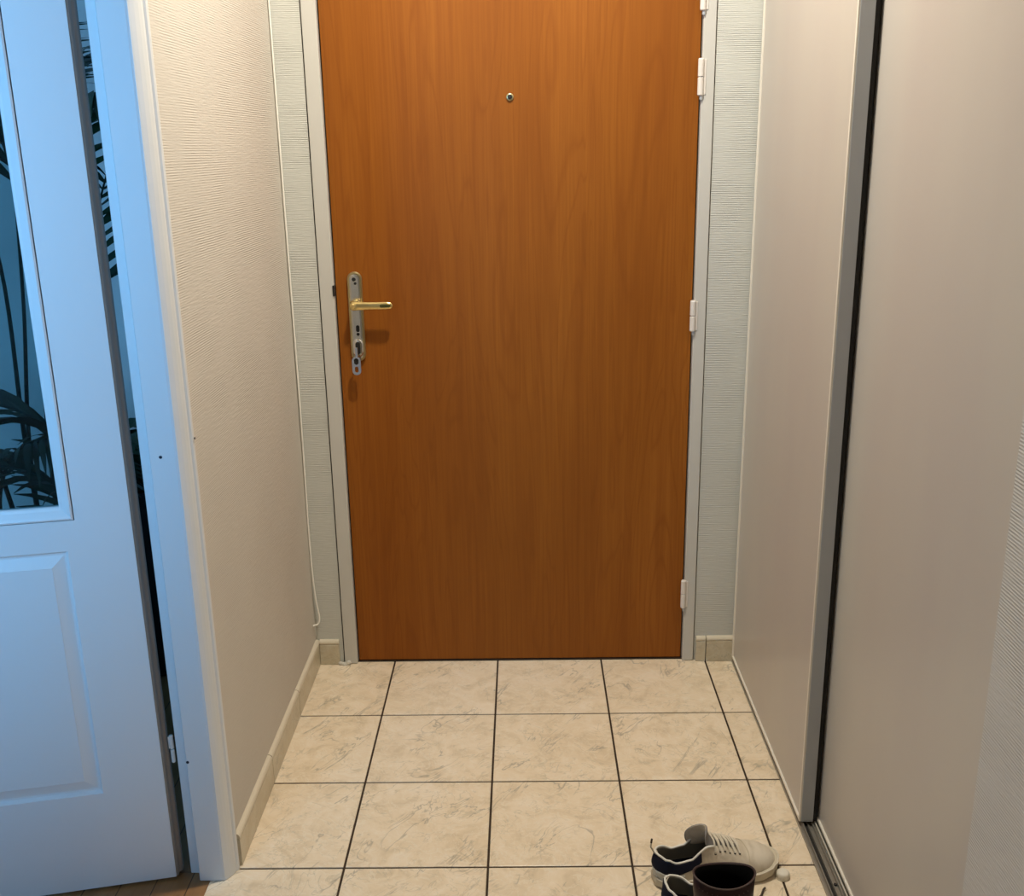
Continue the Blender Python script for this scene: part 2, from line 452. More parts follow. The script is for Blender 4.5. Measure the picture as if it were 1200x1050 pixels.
# handle plate (stadium outline)
def stadium(cx, z0, z1, w, n=12):
    r = w/2; pts = []
    for k in range(n+1): a = PI*k/n; pts.append((cx+r*math.cos(a), z1-r+r*math.sin(a)))
    for k in range(n+1): a = PI+PI*k/n; pts.append((cx+r*math.cos(a), z0+r+r*math.sin(a)))
    return pts
hc = -.4435
def plate(bm, cx, z0, z1, w, levels):
    """levels: list of (inset, y)"""
    rings = []
    for ins, y in levels:
        rings.append([bm.verts.new((p[0], y, p[1])) for p in stadium(cx, z0+ins, z1-ins, w-2*ins)])
    for A, B in zip(rings, rings[1:]):
        n = len(A)
        for i in range(n): bm.faces.new((A[i], A[(i+1) % n], B[(i+1) % n], B[i]))
    bm.faces.new(rings[0]); bm.faces.new(rings[-1][::-1]); return bm
PZ0, PZ1 = .893, 1.130
pl = obj('handle_plate', W(plate(bmesh.new(), hc, PZ0, PZ1, .039, [(0, 2.705), (0, 2.699), (.002, 2.6965), (.0048, 2.6960), (.0062, 2.6975)])), 'dull_brass', d1, label='long rounded lock plate with brass rim')
obj('plate_face', W(plate(bmesh.new(), hc, PZ0+.0062, PZ1-.0062, .039-.0124, [(0, 2.698), (0, 2.6972), (.004, 2.6962)])), 'nickel', pl, label='satin nickel face of the lock plate')
bm = lathe(bmesh.new(), [(.0050, 2.697), (.0050, 2.6950), (.003, 2.6945)], (hc-.001, 0, 1.1105), 14, 'y')
lathe(bm, [(.0036, 2.697), (.0036, 2.6945)], (hc+.002, 0, 1.100), 10, 'y')
obj('plate_screw', W(bm), 'black', pl)
# lever handle: boss, neck, flattened bar with end rounding
zl = 1.0455
bm = lathe(bmesh.new(), [(.0125, 2.697), (.0125, 2.690), (.0105, 2.686), (.009, 2.676), (.0095, 2.664), (.006, 2.658)], (hc-.002, 0, zl), 24, 'y')
stations = [(-.010, .0085, .006), (-.002, .0125, .0085), (.010, .0118, .0080), (.03, .0108, .0065), (.06, .0104, .006), (.085, .0106, .006), (.096, .0094, .0056), (.1015, .0052, .004)]
rings = []
for dx, hz, hy in stations:
    rings.append([bm.verts.new((hc+dx, 2.666+.0*dx+hy*math.cos(a), zl+hz*math.sin(a))) for a in [2*PI*k/16 for k in range(16)]])
for A, B in zip(rings, rings[1:]):
    for k in range(16): bm.faces.new((A[k], A[(k+1) % 16], B[(k+1) % 16], B[k]))
bm.faces.new(rings[0]); bm.faces.new(rings[-1])
lv = obj('lever', W(bm), 'brass', pl, smooth=True, label='brass lever handle')
bm = plate(bmesh.new(), 0, -.014, .014, .0085, [(0, 2.662), (0, 2.6590), (.0015, 2.6584)])
bmesh.ops.rotate(bm, verts=bm.verts, cent=(0, 0, 0), matrix=Matrix.Rotation(PI/2, 3, 'Y'))
bmesh.ops.translate(bm, verts=bm.verts, vec=(hc+.082, 0, zl))
obj('lever_inlay', W(bm), 'olive', pl)
# keyhole slot and oval cylinder guard
bm = plate(bmesh.new(), hc+.002, .972, .990, .009, [(0, 2.6965), (0, 2.6952)])
lathe(bm, [(.0042, 2.6965), (.0042, 2.6952)], (hc+.002, 0, .966), 12, 'y')
obj('keyhole', W(bm), 'black', pl)
bm = plate(bmesh.new(), hc+.001, .906, .955, .028, [(0, 2.697), (0, 2.690), (.003, 2.6865), (.0075, 2.686), (.009, 2.689)])
cg = obj('cylinder_guard', W(bm), 'chrome', pl, label='oval chrome guard around the lock cylinder')
bm = plate(bmesh.new(), hc+.001, .915, .948, .011, [(0, 2.6895), (0, 2.6882)])
obj('key_slot', W(bm), 'black', pl)

# key hanging from the lock
ky = empty('key', (hc, 2.680, .925)); tag(ky, 'small metal key in the entrance door lock, its bow hanging below the plate', 'key')
def L(bm, p): bmesh.ops.translate(bm, verts=bm.verts, vec=(-p[0], -p[1], -p[2])); return bm
P0 = (hc, 2.680, .925)
bm = BX(hc-.001, hc+.001, 2.668, 2.692, .924, .932, bev=.0004); box(bm, hc-.004, hc+.003, 2.666, 2.669, .907, .936, bev=.001)
obj('blade', L(bm, P0), 'chrome', ky)
zc = .881; xc = hc-.003
outer = stadium(xc, .861, .911, .023); inner = stadium(xc+.0, .868, .884, .009)
bm = bmesh.new(); n = len(outer)
R_ = {}
for y in (2.672, 2.676):
    R_[y] = ([bm.verts.new((p[0], y, p[1])) for p in outer], [bm.verts.new((p[0], y, p[1])) for p in inner])
for y in R_:
    A, B = R_[y]
    for i in range(n): bm.faces.new((A[i], A[(i+1) % n], B[(i+1) % n], B[i]))
for k in (0, 1):
    A, B = R_[2.672][k], R_[2.676][k]
    for i in range(n): bm.faces.new((A[i], A[(i+1) % n], B[(i+1) % n], B[i]))
obj('bow', L(bm, P0), 'chrome', ky)
obj('bow_inlay', L(plate(bmesh.new(), xc, .889, .906, .012, [(0, 2.6725), (0, 2.6712)]), P0), 'black', ky)

# ------------------------------------------------------------------ left doorway lining (architrave + rebated jamb)
def arch(pts, z0, z1): return prism(bmesh.new(), pts, 'z', z0, z1)
prof = [(-.633, 1.7715), (-.679, 1.7715), (-.6815, 1.774), (-.6815, 1.7955), (-.705, 1.7955), (-.7065, 1.797), (-.7065, 1.822),
        (WL-.02, 1.822), (WL, 1.811), (-.6085, 1.810), (-.6078, 1.807), (-.6095, 1.802), (-.6130, 1.799), (-.6140, 1.795), (-.6170, 1.788), (-.6215, 1.7805), (-.6265, 1.7745), (-.629, 1.772), (-.6305, 1.7722)]
tr = obj('trim_1', arch(prof, .001, 2.10), 'jamb_paint'); struct(tr, 'white painted doorway jamb with rounded moulding at the end of the left wall')
bm = bmesh.new()
box(bm, -.7065, -.6065, YO-.035, YO, .001, 2.10, bev=.003); box(bm, -.7065, -.6065, YO, 1.7715, 2.045, 2.10, bev=.003)
struct(obj('trim_2', bm, 'jamb_paint'))
for (x, z) in ((-.660, .909), (-.681+.004, .279)):
    bm = lathe(bmesh.new(), [(.0030, 0), (.0030, -.0009), (.0015, -.0011)], (x, 1.7716, z), 12, 'y')
    obj('screw', bm, 'screw', tr, label='dark screw in the jamb')
bm = lathe(bmesh.new(), [(.0022, 0), (.0022, .001)], (-.6065, 1.806, .934), 10, 'x')
obj('nail_hole', bm, 'black', tr)

# ------------------------------------------------------------------ white half glazed door, opened into the side room
HP = (-.7305, 1.778); RA = math.atan2(.209, .978)
d2 = empty('door_2', (HP[0], HP[1], 0), RA); struct(d2, 'white half glazed door standing open into the side room')
DW, DT, DH = .73, .030, 2.04
def rect_rings(bm, levels):
    """levels: (x0,x1,z0,z1,y): connected nested rectangles"""
    R = []
    for x0, x1, z0, z1, y in levels:
        R.append([bm.verts.new(p) for p in ((x0, y, z0), (x1, y, z0), (x1, y, z1), (x0, y, z1))])
    for A, B in zip(R, R[1:]):
        for i in range(4): bm.faces.new((A[i], A[(i+1) % 4], B[(i+1) % 4], B[i]))
    return R
GX1, GX0 = -.0975, -DW+.0975; GZ0, GZ1 = .795, 1.93     # glazed opening incl. moulding
PX1, PX0 = -.117, -DW+.117; PZa, PZb = .222, .736
bm = bmesh.new()
def quad(x0, x1, z0, z1, y):
    bm.faces.new([bm.verts.new(p) for p in ((x0, y, z0), (x1, y, z0), (x1, y, z1), (x0, y, z1))])
for y, sgn in ((0, 1), (DT, -1)):
    # flat skin split around glass and panel
    quad(-DW, GX0, .006, DH, y); quad(GX1, 0, .006, DH, y)
    quad(GX0, GX1, GZ1, DH, y); quad(GX0, GX1, PZb, GZ0, y); quad(GX0, GX1, .006, PZa, y)
    quad(GX0, PX0, PZa, PZb, y); quad(PX1, GX1, PZa, PZb, y)
    def lv_(i, d): return (PX0+i, PX1-i, PZa+i, PZb-i, y+sgn*d)
    R = rect_rings(bm, [lv_(0, 0), lv_(.0015, .0035), lv_(.005, .0075), lv_(.009, .0080), lv_(.030, .0012), lv_(.031, .0004)])
    bm.faces.new(R[-1])
rect_rings(bm, [(GX0, GX1, GZ0, GZ1, 0), (GX0, GX1, GZ0, GZ1, DT)])
rect_rings(bm, [(-DW, 0, .006, DH, 0), (-DW, 0, .006, DH, DT)])
obj('door_leaf', bm, 'white_paint', d2, label='white painted leaf with a raised lower panel')
bm = bmesh.new(); e = .002
def gl(i, y): return (GX0+e+i, GX1-e-i, GZ0+e+i, GZ1-e-i, y)
R = rect_rings(bm, [gl(0, .012), gl(0, -.002), gl(.003, -.0035), gl(.008, -.001), gl(.017, .0045), gl(.0215, .0062), gl(.0235, .009), gl(.0235, .020), gl(.02, .026), gl(.008, DT+.001), gl(0, DT+.002), gl(0, .012)])
obj('glazing_bead', bm, 'white_paint', d2, label='white moulding round the glass')
bm = BX(GX0+.02, GX1-.02, .0125, .0165, GZ0+.02, GZ1-.02)
obj('glass_pane', bm, 'glass', d2)
obj('edge_band', prism(bmesh.new(), [(.0002, .0008), (.0035, .0035), (.0050, .010), (.0062, .0135), (.0108, .0170), (.0122, .0216), (.0122, .030), (.0002, .030)], 'z', .007, DH-.002), 'edge_wood', d2, label='bare grey brown hinge edge of the leaf')
bm = bmesh.new()
box(bm, -.60-.01, -.60+.03, -.004, 0, .95, 1.15, bev=.001)
tube(bm, [(-.60, 0, 1.06), (-.60, -.045, 1.06), (-.59, -.052, 1.06), (-.50, -.052, 1.06)], .008, 10)
for v in bm.verts: v.co.x -= .055
obj('door_handle', bm, 'nickel', d2)
for zz in (.262, 1.80):
    bm = bmesh.new()
    lathe(bm, [(.003, zz), (.004, zz+.001), (.004, zz+.028), (.003, zz+.029)], (.0195, .0175, 0), 14)
    lathe(bm, [(.003, zz+.031), (.004, zz+.032), (.004, zz+.060), (.003, zz+.061)], (.0195, .0175, 0), 14)
    box(bm, .0135, .0195, .0165, .0185, zz+.032, zz+.058)
    obj('hinge', bm, 'hinge_white', d2, label='pale steel hinge between leaf and jamb')

# ------------------------------------------------------------------ sliding closet doors and track
def closet_leaf(name, x0, x1, y0, y1, z0, z1):
    cx = (x0+x1)/2; r = empty(name, ((x0+x1)/2, (y0+y1)/2, 0)); o_ = (cx, (y0+y1)/2, 0)
    obj('panel', L(BX(x0+.0015, x1-.0015, y0+.006, y1-.006, z0+.004, z1-.004), o_), 'panel', r)
    bm = bmesh.new()
    w = .0075
    box(bm, x0-.0025, x0+.010, y0+.0005, y0+w, z0, z1, bev=.001); box(bm, x0-.0025, x0+.010, y1-w, y1, z0, z1, bev=.001)
    box(bm, x0-.0025, x0+.010, y0+w, y1-w, z0, z0+w, bev=.001); box(bm, x0-.0025, x0+.010, y0+w, y1-w, z1-w, z1, bev=.001)
    obj('edge_profile', L(bm, o_), 'champagne', r, label='thin light metal edging of the panel')
    obj('end_stile', L(BX(x0+.0012, x1, y0-.0008, y0+.005, z0, z1, bev=.0006), o_), 'alu', r, label='grey metal end of the leaf')
    return r, o_
cd, oc = closet_leaf('sliding_closet_door', .588, .6155, 1.934, 2.690, .012, 2.14)
tag(cd, 'pinkish white sliding closet door beside the entrance door, overlapping in front of the other leaf', 'sliding door')
obj('leaf_gap_shade', L(BX(.6157, .6245, 1.936, 1.944, .012, 2.14), oc), 'dark_gap', cd, label='black strip standing in for the shaded gap behind the leaf edge')  # black strip added to darken the gap between the two leaves
cn, on = closet_leaf('sliding_closet_door', .6275, .655, 1.212, 1.985, .012, 2.14)
tag(cn, 'pinkish white sliding closet door nearest the camera on the right, on the rear rail', 'sliding door')
# floor track : ridged extrusion
bm = bmesh.new()
prof = [(.5855, -.001), (.5855, .004), (.587, .0045), (.588, .0015), (.5925, .0015), (.5935, .008), (.5955, .008), (.5965, .0015), (.6035, .0015), (.6045, .006),
        (.6060, .006), (.607, .0015), (.6135, .0015), (.6145, .008), (.6165, .008), (.6175, .0015), (.655, .0015), (.655, -.001)]
prism(bm, prof, 'y', YE, YB-.001)
tk = struct(obj('trim_4', bm, 'alu_track'), 'ribbed metal floor rail of the sliding closet doors')
obj('rail_edge', BX(.6195, .6225, YE, YB-.001, .002, .0115, bev=.0008), 'alu_bright', tk)
obj('rail_groove', BX(.5965, .6035, YE, YB-.001, .0016, .0020), 'dark_gap', tk)
bm = lathe(bmesh.new(), [(.0035, .0016), (.0035, .0042), (.002, .0046)], (.6105, 1.745, 0), 12)
obj('screw', bm, 'black', tk)
obj('top_rail', BX(.586, .660, YE, YB-.001, 2.142, 2.16), 'alu_track', tk)

# ------------------------------------------------------------------ cable down the left corner
pts = [(-.6115, 2.694, 2.69), (-.6115, 2.694, 1.786), (-.611, 2.693, 1.387), (-.6105, 2.693, 1.019), (-.610, 2.693, .765), (-.6115, 2.692, .522), (-.612, 2.692, .421),
       (-.611, 2.690, .331), (-.609, 2.688, .266), (-.606, 2.687, .214), (-.601, 2.686, .174), (-.5985, 2.685, .150), (-.601, 2.683, .137), (-.606, 2.680, .1325), (-.6115, 2.672, .1345), (-.6125, 2.66, .1375)]
bm = tube(bmesh.new(), [p+Vector((.0008, -.001, 0)) for p in catmull(pts, 6)], .0023, 8)
tag(obj('cable', bm, 'cable', smooth=True), 'thin white cable running down the left corner, its loose end curled above the skirting', 'cable')

# ------------------------------------------------------------------ door stop
ds = empty('door_stop', (.5115, 1.771, 0)); tag(ds, 'small white round door stop on the tiled floor by the toe of the sneaker', 'door stop')
obj('stop_body', lathe(bmesh.new(), [(.0125, .0005), (.0135, .002), (.0135, .009), (.0125, .0125), (.0105, .0145), (.006, .0152)], n=24), 'rubber_white', ds, smooth=True)
obj('stop_base', lathe(bmesh.new(), [(.0145, .0002), (.0145, .0018), (.013, .002)], n=24), 'sole', ds)

# ------------------------------------------------------------------ sneakers
SL = .268
Wtab = [(0, .012), (.004, .020), (.014, .030), (.03, .035), (.06, .0355), (.10, .035), (.14, .041), (.18, .047), (.21, .047), (.235, .041), (.252, .029), (.262, .016), (.2672, .003)]
Ctab = [(0, .074), (.015, .068), (.04, .058), (.07, .062), (.09, .080), (.108, .092)]      # collar height
Ttab = [(.108, .088), (.13, .080), (.16, .068), (.19, .058), (.21, .053), (.235, .047), (.252, .037), (.262, .029), (.2672, .022)]
ZS = .020
def side_pt(x, t, s, off=0):
    """x along shoe, t 0 (sole) .. 1 (top edge), s = +1/-1 side"""
    w = lerp_tab(Wtab, x)+off
    if x < .108:
        top = lerp_tab(Ctab, x); z = ZS+(top-ZS)*t
        k = 1-.30*t**1.6 if x > .03 else 1-.22*t**1.6
        xx = x+(.006*(1-x/.03)*math.sin(PI*min(1, t*1.1)) * -1 if x < .03 else 0)
        return (xx, s*w*k, z)
    top = lerp_tab(Ttab, x)
    gap = lerp_tab([(.108, .020), (.12, .0115), (.165, .0095), (.182, .0)], x)
    a = t*PI/2
    y = gap+(w-gap)*math.cos(a)**.75 if t < 1 else gap
    z = ZS+(top-ZS)*math.sin(a)**.95
    if x < .135:            # blend from collar section
        f = (x-.108)/.027; f = f*f*(3-2*f)
        y0 = w*(1-.30*t**1.6); z0 = ZS+(top-ZS)*t
        y = y0+(y-y0)*f; z = z0+(z-z0)*f
    return (x, s*y, z)
XS = [0, .002, .006, .012, .02, .03, .04, .05, .06, .07, .08, .09, .10, .108, .116, .124, .132, .14, .15, .16, .17, .182, .19, .2, .21, .22, .23, .24, .248, .255, .26, .264, .2672]
NTT = 10
def shoe_grid(x0, x1, t0=0, t1=1, off=0, tfun=None):
    bm = bmesh.new(); xs = [x for x in XS if x0-1e-6 <= x <= x1+1e-6]
    for s in (1, -1):
        G = [[bm.verts.new(side_pt(x, t0+((t1(x) if callable(t1) else t1)-t0)*k/NTT, s, off)) for k in range(NTT+1)] for x in xs]
        for A, B in zip(G, G[1:]):
            for k in range(NTT): bm.faces.new((A[k], A[k+1], B[k+1], B[k]))
    bmesh.ops.remove_doubles(bm, verts=bm.verts, dist=.0004)
    return bm
def close_heel(bm_pts): pass
def solid(o, th, off=-1, mo=0):
    md = o.modifiers.new('Solidify', 'SOLIDIFY'); md.thickness = th; md.offset = off; md.material_offset = mo; md.use_even_offset = False
    return o
def sneaker(label):
    r = empty('sneaker'); r.scale = (.965, .965, .965); tag(r, label, 'shoe', None)
    # upper, heel closed by a strip
    bm = shoe_grid(0, .2672)
    L0 = [side_pt(0, k/NTT, 1) for k in range(NTT+1)]; R0 = [side_pt(0, k/NTT, -1) for k in range(NTT+1)]
    mid = [(-.0035+(.003 if k > 8 else 0)-.002*math.sin(PI*k/NTT), 0, p[2]+(.002*k/NTT)) for k, p in enumerate(L0)]
    for A, B in ((L0, mid), (mid, R0)):
        a = [bm.verts.new(p) for p in A]; b = [bm.verts.new(p) for p in B]
        for k in range(NTT): bm.faces.new((a[k], a[k+1], b[k+1], b[k]))
    bmesh.ops.remove_doubles(bm, verts=bm.verts, dist=.0006)
    up = obj('upper', bm, 'leather', r, smooth=True, mats=['leather', 'lining']); solid(up, .0028, -1, 1)
    up.modifiers.new('Subsurf', 'SUBSURF').levels = 1; up.modifiers['Subsurf'].render_levels = 1
    # navy heel quarter
    bm = bmesh.new(); xs = [0, .002, .006, .012, .02, .03, .04, .05, .06, .07, .08, .088]
    def trange(x): return (.40+.25*max(0, (x-.03)/.06), .97)
    rows = []
    for s in (1, -1):
        G = []
        for x in xs:
            a, b = trange(x); G.append([bm.verts.new(side_pt(x, a+(b-a)*k/6, s, .0012)) for k in range(7)])
        rows.append(G[0])
        for A, B in zip(G, G[1:]):
            for k in range(6): bm.faces.new((A[k], A[k+1], B[k+1], B[k]))
    ml = []
    for k in range(7):
        tt = .40+.57*k/6; p = side_pt(0, tt, 1)
        ml.append(bm.verts.new((-.0068-.001*math.sin(PI*tt), 0, p[2])))
    for G in rows:
        for k in range(6): bm.faces.new((G[k], G[k+1], ml[k+1], ml[k]))
    hp = obj('heel_panel', bm, 'navy', r, smooth=True, label='navy panel round the heel'); solid(hp, .0012, 1)
    # grey lower heel counter
    bm = bmesh.new(); rows = []
    for s in (1, -1):
        G = []
        for x in [0, .002, .006, .012, .02, .03, .04, .05]:
            G.append([bm.verts.new(side_pt(x, .0+(.40)*k/4, s, .0016)) for k in range(5)])
        rows.append(G[0])
        for A, B in zip(G, G[1:]):
            for k in range(4): bm.faces.new((A[k], A[k+1], B[k+1], B[k]))
    ml = [bm.verts.new((-.0062, 0, side_pt(0, .4*k/4, 1)[2])) for k in range(5)]
    for G in rows:
        for k in range(4): bm.faces.new((G[k], G[k+1], ml[k+1], ml[k]))
    hc_ = obj('heel_counter', bm, 'grey_suede', r, smooth=True, label='pale grey lower heel'); solid(hc_, .001, 1)
    # collar piping
    loop = [Vector(side_pt(x, 1, 1)) for x in XS if x <= .12][::-1]+[Vector((-.004, 0, .0755))]+[Vector(side_pt(x, 1, -1)) for x in XS if x <= .12]
    obj('collar_piping', tube(bmesh.new(), catmull(loop, 2), .0024, 8), 'white_trim', r, smooth=True, label='white piping round the opening')
    # insole (dark inside)
    bm = bmesh.new(); A = []
    xs2 = [x for x in XS if .004 <= x <= .15]
    A = [bm.verts.new((x, lerp_tab(Wtab, x)*.85, .024)) for x in xs2]; B = [bm.verts.new((x, -lerp_tab(Wtab, x)*.85, .024)) for x in xs2]
    for i in range(len(xs2)-1): bm.faces.new((A[i], A[i+1], B[i+1], B[i]))
    obj('insole', bm, 'navy', r)
    # sole
    bm = bmesh.new(); out = []
    xs3 = [x for x in XS]
    right = [(x, lerp_tab(Wtab, x)) for x in xs3]; outl = right+[(x, -y) for x, y in right[::-1]]
    levels = [(.0005, -.001), (.004, .0035), (.016, .0042), (.0215, .0030), (.0225, .0)]
    rings = []
    for z, o_ in levels:
        ring = []
        for (x, y) in outl:
            cx = .13; sxx = (1+o_/.134); ny = y+(o_ if y > 0 else -o_)
            toe = max(0, (x-.19)/.078); ring.append(bm.verts.new((cx+(x-cx)*sxx-(.0025 if x < .001 else 0), ny, z+.007*toe**2.2)))
        rings.append(ring)
    n = len(outl)
    for A, B in zip(rings, rings[1:]):
        for i in range(n): bm.faces.new((A[i], A[(i+1) % n], B[(i+1) % n], B[i]))
    bm.faces.new(rings[0]); bm.faces.new(rings[-1])
    obj('sole', bm, 'sole', r, smooth=False)
    # foxing line
    ring = [Vector((.13+(x-.13)*1.028, y+(.0035 if y > 0 else -.0035), .021+.007*max(0, (x-.19)/.078)**2.2)) for x, y in outl]
    obj('foxing', tube(bmesh.new(), ring, .0016, 6, closed=True), 'lace', r, smooth=True)
    # toe crease line / toe cap seam
    seam = [Vector(side_pt(.196+.012*abs(1-2*k/20)**2*-1.2, min(1, 1-abs(1-2*k/20)*.9), 1 if k < 10 else -1)) + Vector((0, 0, .0006)) for k in range(21)]
    obj('toe_seam', tube(bmesh.new(), seam, .0009, 6), 'sole', r)
    # tongue: padded, rises over the throat and leans back
    bm = bmesh.new(); G = []
    path = [(.185, .058, .010, 0, 0, .010), (.165, .066, .015, 0, 0, .010), (.145, .0755, .017, .001, 0, .010), (.128, .083, .020, .002, .5, .020), (.119, .089, .023, .003, 1, .032), (.114, .096, .0245, .004, 1, .031), (.111, .103, .025, .004, 1, .026), (.109, .110, .0245, .004, 1, .017), (.1085, .1155, .020, .004, 1, .009), (.1082, .1185, .011, .004, 1, .003)]
    for (x, z, w, cy_, wr, dr) in path:
        G.append([bm.verts.new((x-wr*(.037 if u > 0 else .010)*(w*u/.0245)**2-(.003*u*u), cy_+w*u, z-(dr if (u > 0 or wr == 0) else dr*.4)*u*u)) for u in [-1, -.75, -.4, 0, .4, .75, 1]])
    for A, B in zip(G, G[1:]):
        for k in range(6): bm.faces.new((A[k], A[k+1], B[k+1], B[k]))
    tg = obj('tongue', bm, 'leather', r, smooth=True, mats=['tongue_grey', 'leather']); solid(tg, .004, 0, 1)
    tg.modifiers.new('Subsurf', 'SUBSURF').levels = 1
    # eyelets + laces
    bm = bmesh.new()
    ex = [.118, .129, .140, .151, .162, .173]
    for i, x in enumerate(ex):
        zt = lerp_tab(Ttab, x)
        yg = lerp_tab([(.108, .020), (.12, .0115), (.165, .0095), (.182, .004)], x)+.004
        for s in (1, -1):
            q = side_pt(x, .72, s)
            obj('eyelet', lathe(bmesh.new(), [(.0022, q[2]), (.0022, q[2]+.0018)], (q[0], q[1], 0), 10), 'black', r)
        a = Vector(side_pt(x, .72, 1)); b_ = Vector(side_pt(x, .72, -1))
        top = zt+.006
        tube(bm, catmull([a+Vector((0, 0, .001)), (x+.001, yg, top), (x+.0015, 0, top+.002), (x+.001, -yg, top), b_+Vector((0, 0, .001))], 4), .0021, 6)
        if i < 5:
            c_ = Vector(side_pt(ex[i+1], .72, -1))
            tube(bm, catmull([a+Vector((0, 0, .001)), (x+.004, yg*.8, top+.002), (x+.008, -yg*.8, top+.001), c_], 4), .0018, 6)
    obj('lace', bm, 'lace', r, smooth=True)
    # pull loop at the heel
    bm = tube(bmesh.new(), catmull([(-.004, 0, .070), (-.009, .001, .080), (-.013, .002, .088), (-.012, .002, .098)], 5), .0020, 6)
    pt = obj('pull_cord', bm, 'lace', r, smooth=True)
    obj('cord_tip', tube(bmesh.new(), [(-.0122, .002, .097), (-.011, .002, .106)], .0022, 8), 'lace_dark', pt)
    return r
s1 = sneaker('farther white leather sneaker with navy heel, its toe pointing at the door stop')
s1.location = (.2525, 1.760, 0); s1.rotation_euler = (0, 0, math.radians(12))
def copy_tree(o, parent=None):
    c = o.copy(); COL.objects.link(c); c.parent = parent
    for ch in o.children: copy_tree(ch, c)
    return c
s2 = copy_tree(s1)
s2.location = (.262, 1.681, 0); s2.rotation_euler = (0, 0, math.radians(-26)); s2.scale = (.965, -.965, .965)
s2['label'] = 'nearer white sneaker, cut off by the photo edge and half hidden by the boot'
s1['group'] = s2['group'] = 'pair of white sneakers'
for ch in list(s2.children):
    if ch.name.startswith('pull_cord'):
        for g2 in list(ch.children): bpy.data.objects.remove(g2)
        bpy.data.objects.remove(ch)

# ------------------------------------------------------------------ maroon boot (shaft visible, foot below the frame)
bt = empty('ankle_boot', (.336, 1.517, 0), math.radians(3)); tag(bt, 'dark maroon leather ankle boot with a wide black opening, in front of the white sneakers', 'boot')
bm = bmesh.new(); rings = []
# shaft rings: (z, half length x, half width y, centre x)
SH = [(.030, .072, .040, .0), (.05, .066, .040, .002), (.075, .056, .040, .004), (.105, .049, .038, .004), (.14, .050, .036, .002), (.18, .053, .034, 0), (.213, .0545, .0345, 0)]
for z, a, b_, cx in SH:
    rings.append([bm.verts.new((cx+a*math.cos(2*PI*k/36), b_*math.sin(2*PI*k/36), z+(.004*math.cos(4*PI*k/36) if z > .20 else 0))) for k in range(36)])
for A, B in zip(rings, rings[1:]):
    for k in range(36): bm.faces.new((A[k], A[(k+1) % 36], B[(k+1) % 36], B[k]))
sh = obj('shaft', bm, 'maroon', bt, smooth=True, mats=['maroon', 'boot_lining']); solid(sh, .003, -1, 1)
rim = [Vector((.0545*math.cos(2*PI*k/36), .0345*math.sin(2*PI*k/36), .2135+.004*math.cos(4*PI*k/36))) for k in range(36)]
obj('rim_piping', tube(bmesh.new(), rim, .0014, 8, closed=True), 'boot_rim', bt, smooth=True)
obj('insole', lathe(bmesh.new(), [(1, .031), (1, .033)], n=36, sx=.068, sy=.036), 'boot_lining', bt)
bm = bmesh.new()
for k in range(24, 35):
    a = 2*PI*(k-3)/36
    r_ = bmesh.ops.create_icosphere(bm, subdivisions=1, radius=.0013)
    for v in r_['verts']: v.co += Vector((.0545*math.cos(a), .0350*math.sin(a), .199+.004*math.cos(2*a)))
obj('punched_dots', bm, 'boot_rim', bt)
# foot pointing left
bm = bmesh.new(); rings = []
FT = [(.070, .020, .030), (.05, .038, .055), (0, .041, .062), (-.05, .041, .066), (-.09, .045, .056), (-.13, .046, .048), (-.16, .038, .042), (-.178, .022, .034), (-.183, .006, .028)]
for x, w, h_ in FT:
    rings.append([bm.verts.new((x, w*math.cos(a), .018+(h_-.018)*max(0, math.sin(a))**.8)) for a in [PI*k/16 for k in range(17)]])
for A, B in zip(rings, rings[1:]):
    for k in range(16): bm.faces.new((A[k], A[k+1], B[k+1], B[k]))
obj('foot_upper', bm, 'maroon', bt, smooth=True)
bm = bmesh.new()
ol = [(x, w+.003) for x, w, h_ in FT]; ol = ol+[(x, -w) for x, w in ol[::-1]]
prism(bm, ol, 'z', .0005, .018)
obj('sole', bm, 'boot_lining', bt)

# loose lace of the second sneaker
bm = tube(bmesh.new(), catmull([(.462, 1.667, .0032), (.450, 1.676, .0032), (.446, 1.700, .0032), (.457, 1.718, .0032), (.463, 1.731, .0035), (.468, 1.734, .006)], 6), .0021, 7)
tag(obj('shoelace', bm, 'lace_dark', smooth=True), 'thin dark lace end lying on the tiles between the boot and the door stop', 'shoelace')

# ------------------------------------------------------------------ side room plants
def leaflet(bm, base, d, up, ln, w):
    d = d.normalized(); s = d.cross(up)
    if s.length < 1e-3: s = d.cross(Vector((1, 0, 0)))
    s.normalize(); droop = Vector((0, 0, -1)); pts = []
    for k in range(5):
        t = k/4; c = base+d*ln*t+droop*ln*.30*t*t; ww = w*math.sin(PI*(.12+.85*t))
        pts.append((bm.verts.new(c+s*ww), bm.verts.new(c-s*ww)))
    for A, B in zip(pts, pts[1:]): bm.faces.new((A[0], A[1], B[1], B[0]))
def frond(bm_s, bm_l, pts, nl=16, ln=.22, w=.012, start=.35):
    P = catmull(pts, 8); N = len(P)
    tube(bm_s, P, [.0065*(1-.75*i/N) for i in range(N)], 6)
    for i in range(nl):
        t = start+(1-start)*i/(nl-1); k = min(N-2, int(t*(N-1))); p = P[k]; d = (P[k+1]-P[k]).normalized()
        side = d.cross(Vector((0, 0, 1)))
        if side.length < .05: side = Vector((1, 0, 0))
        side.normalize(); l_ = ln*(.55+.45*math.sin(PI*(.15+.8*(t-start)/(1-start))))
        for s in (1, -1):
            leaflet(bm_l, p, side*s*.85+d*.75+Vector((0, 0, random.uniform(-.15, .15))), Vector((random.uniform(-.6, .6), random.uniform(-1.3, -.3), 1)).normalized(), l_, w*random.uniform(.8, 1.15))
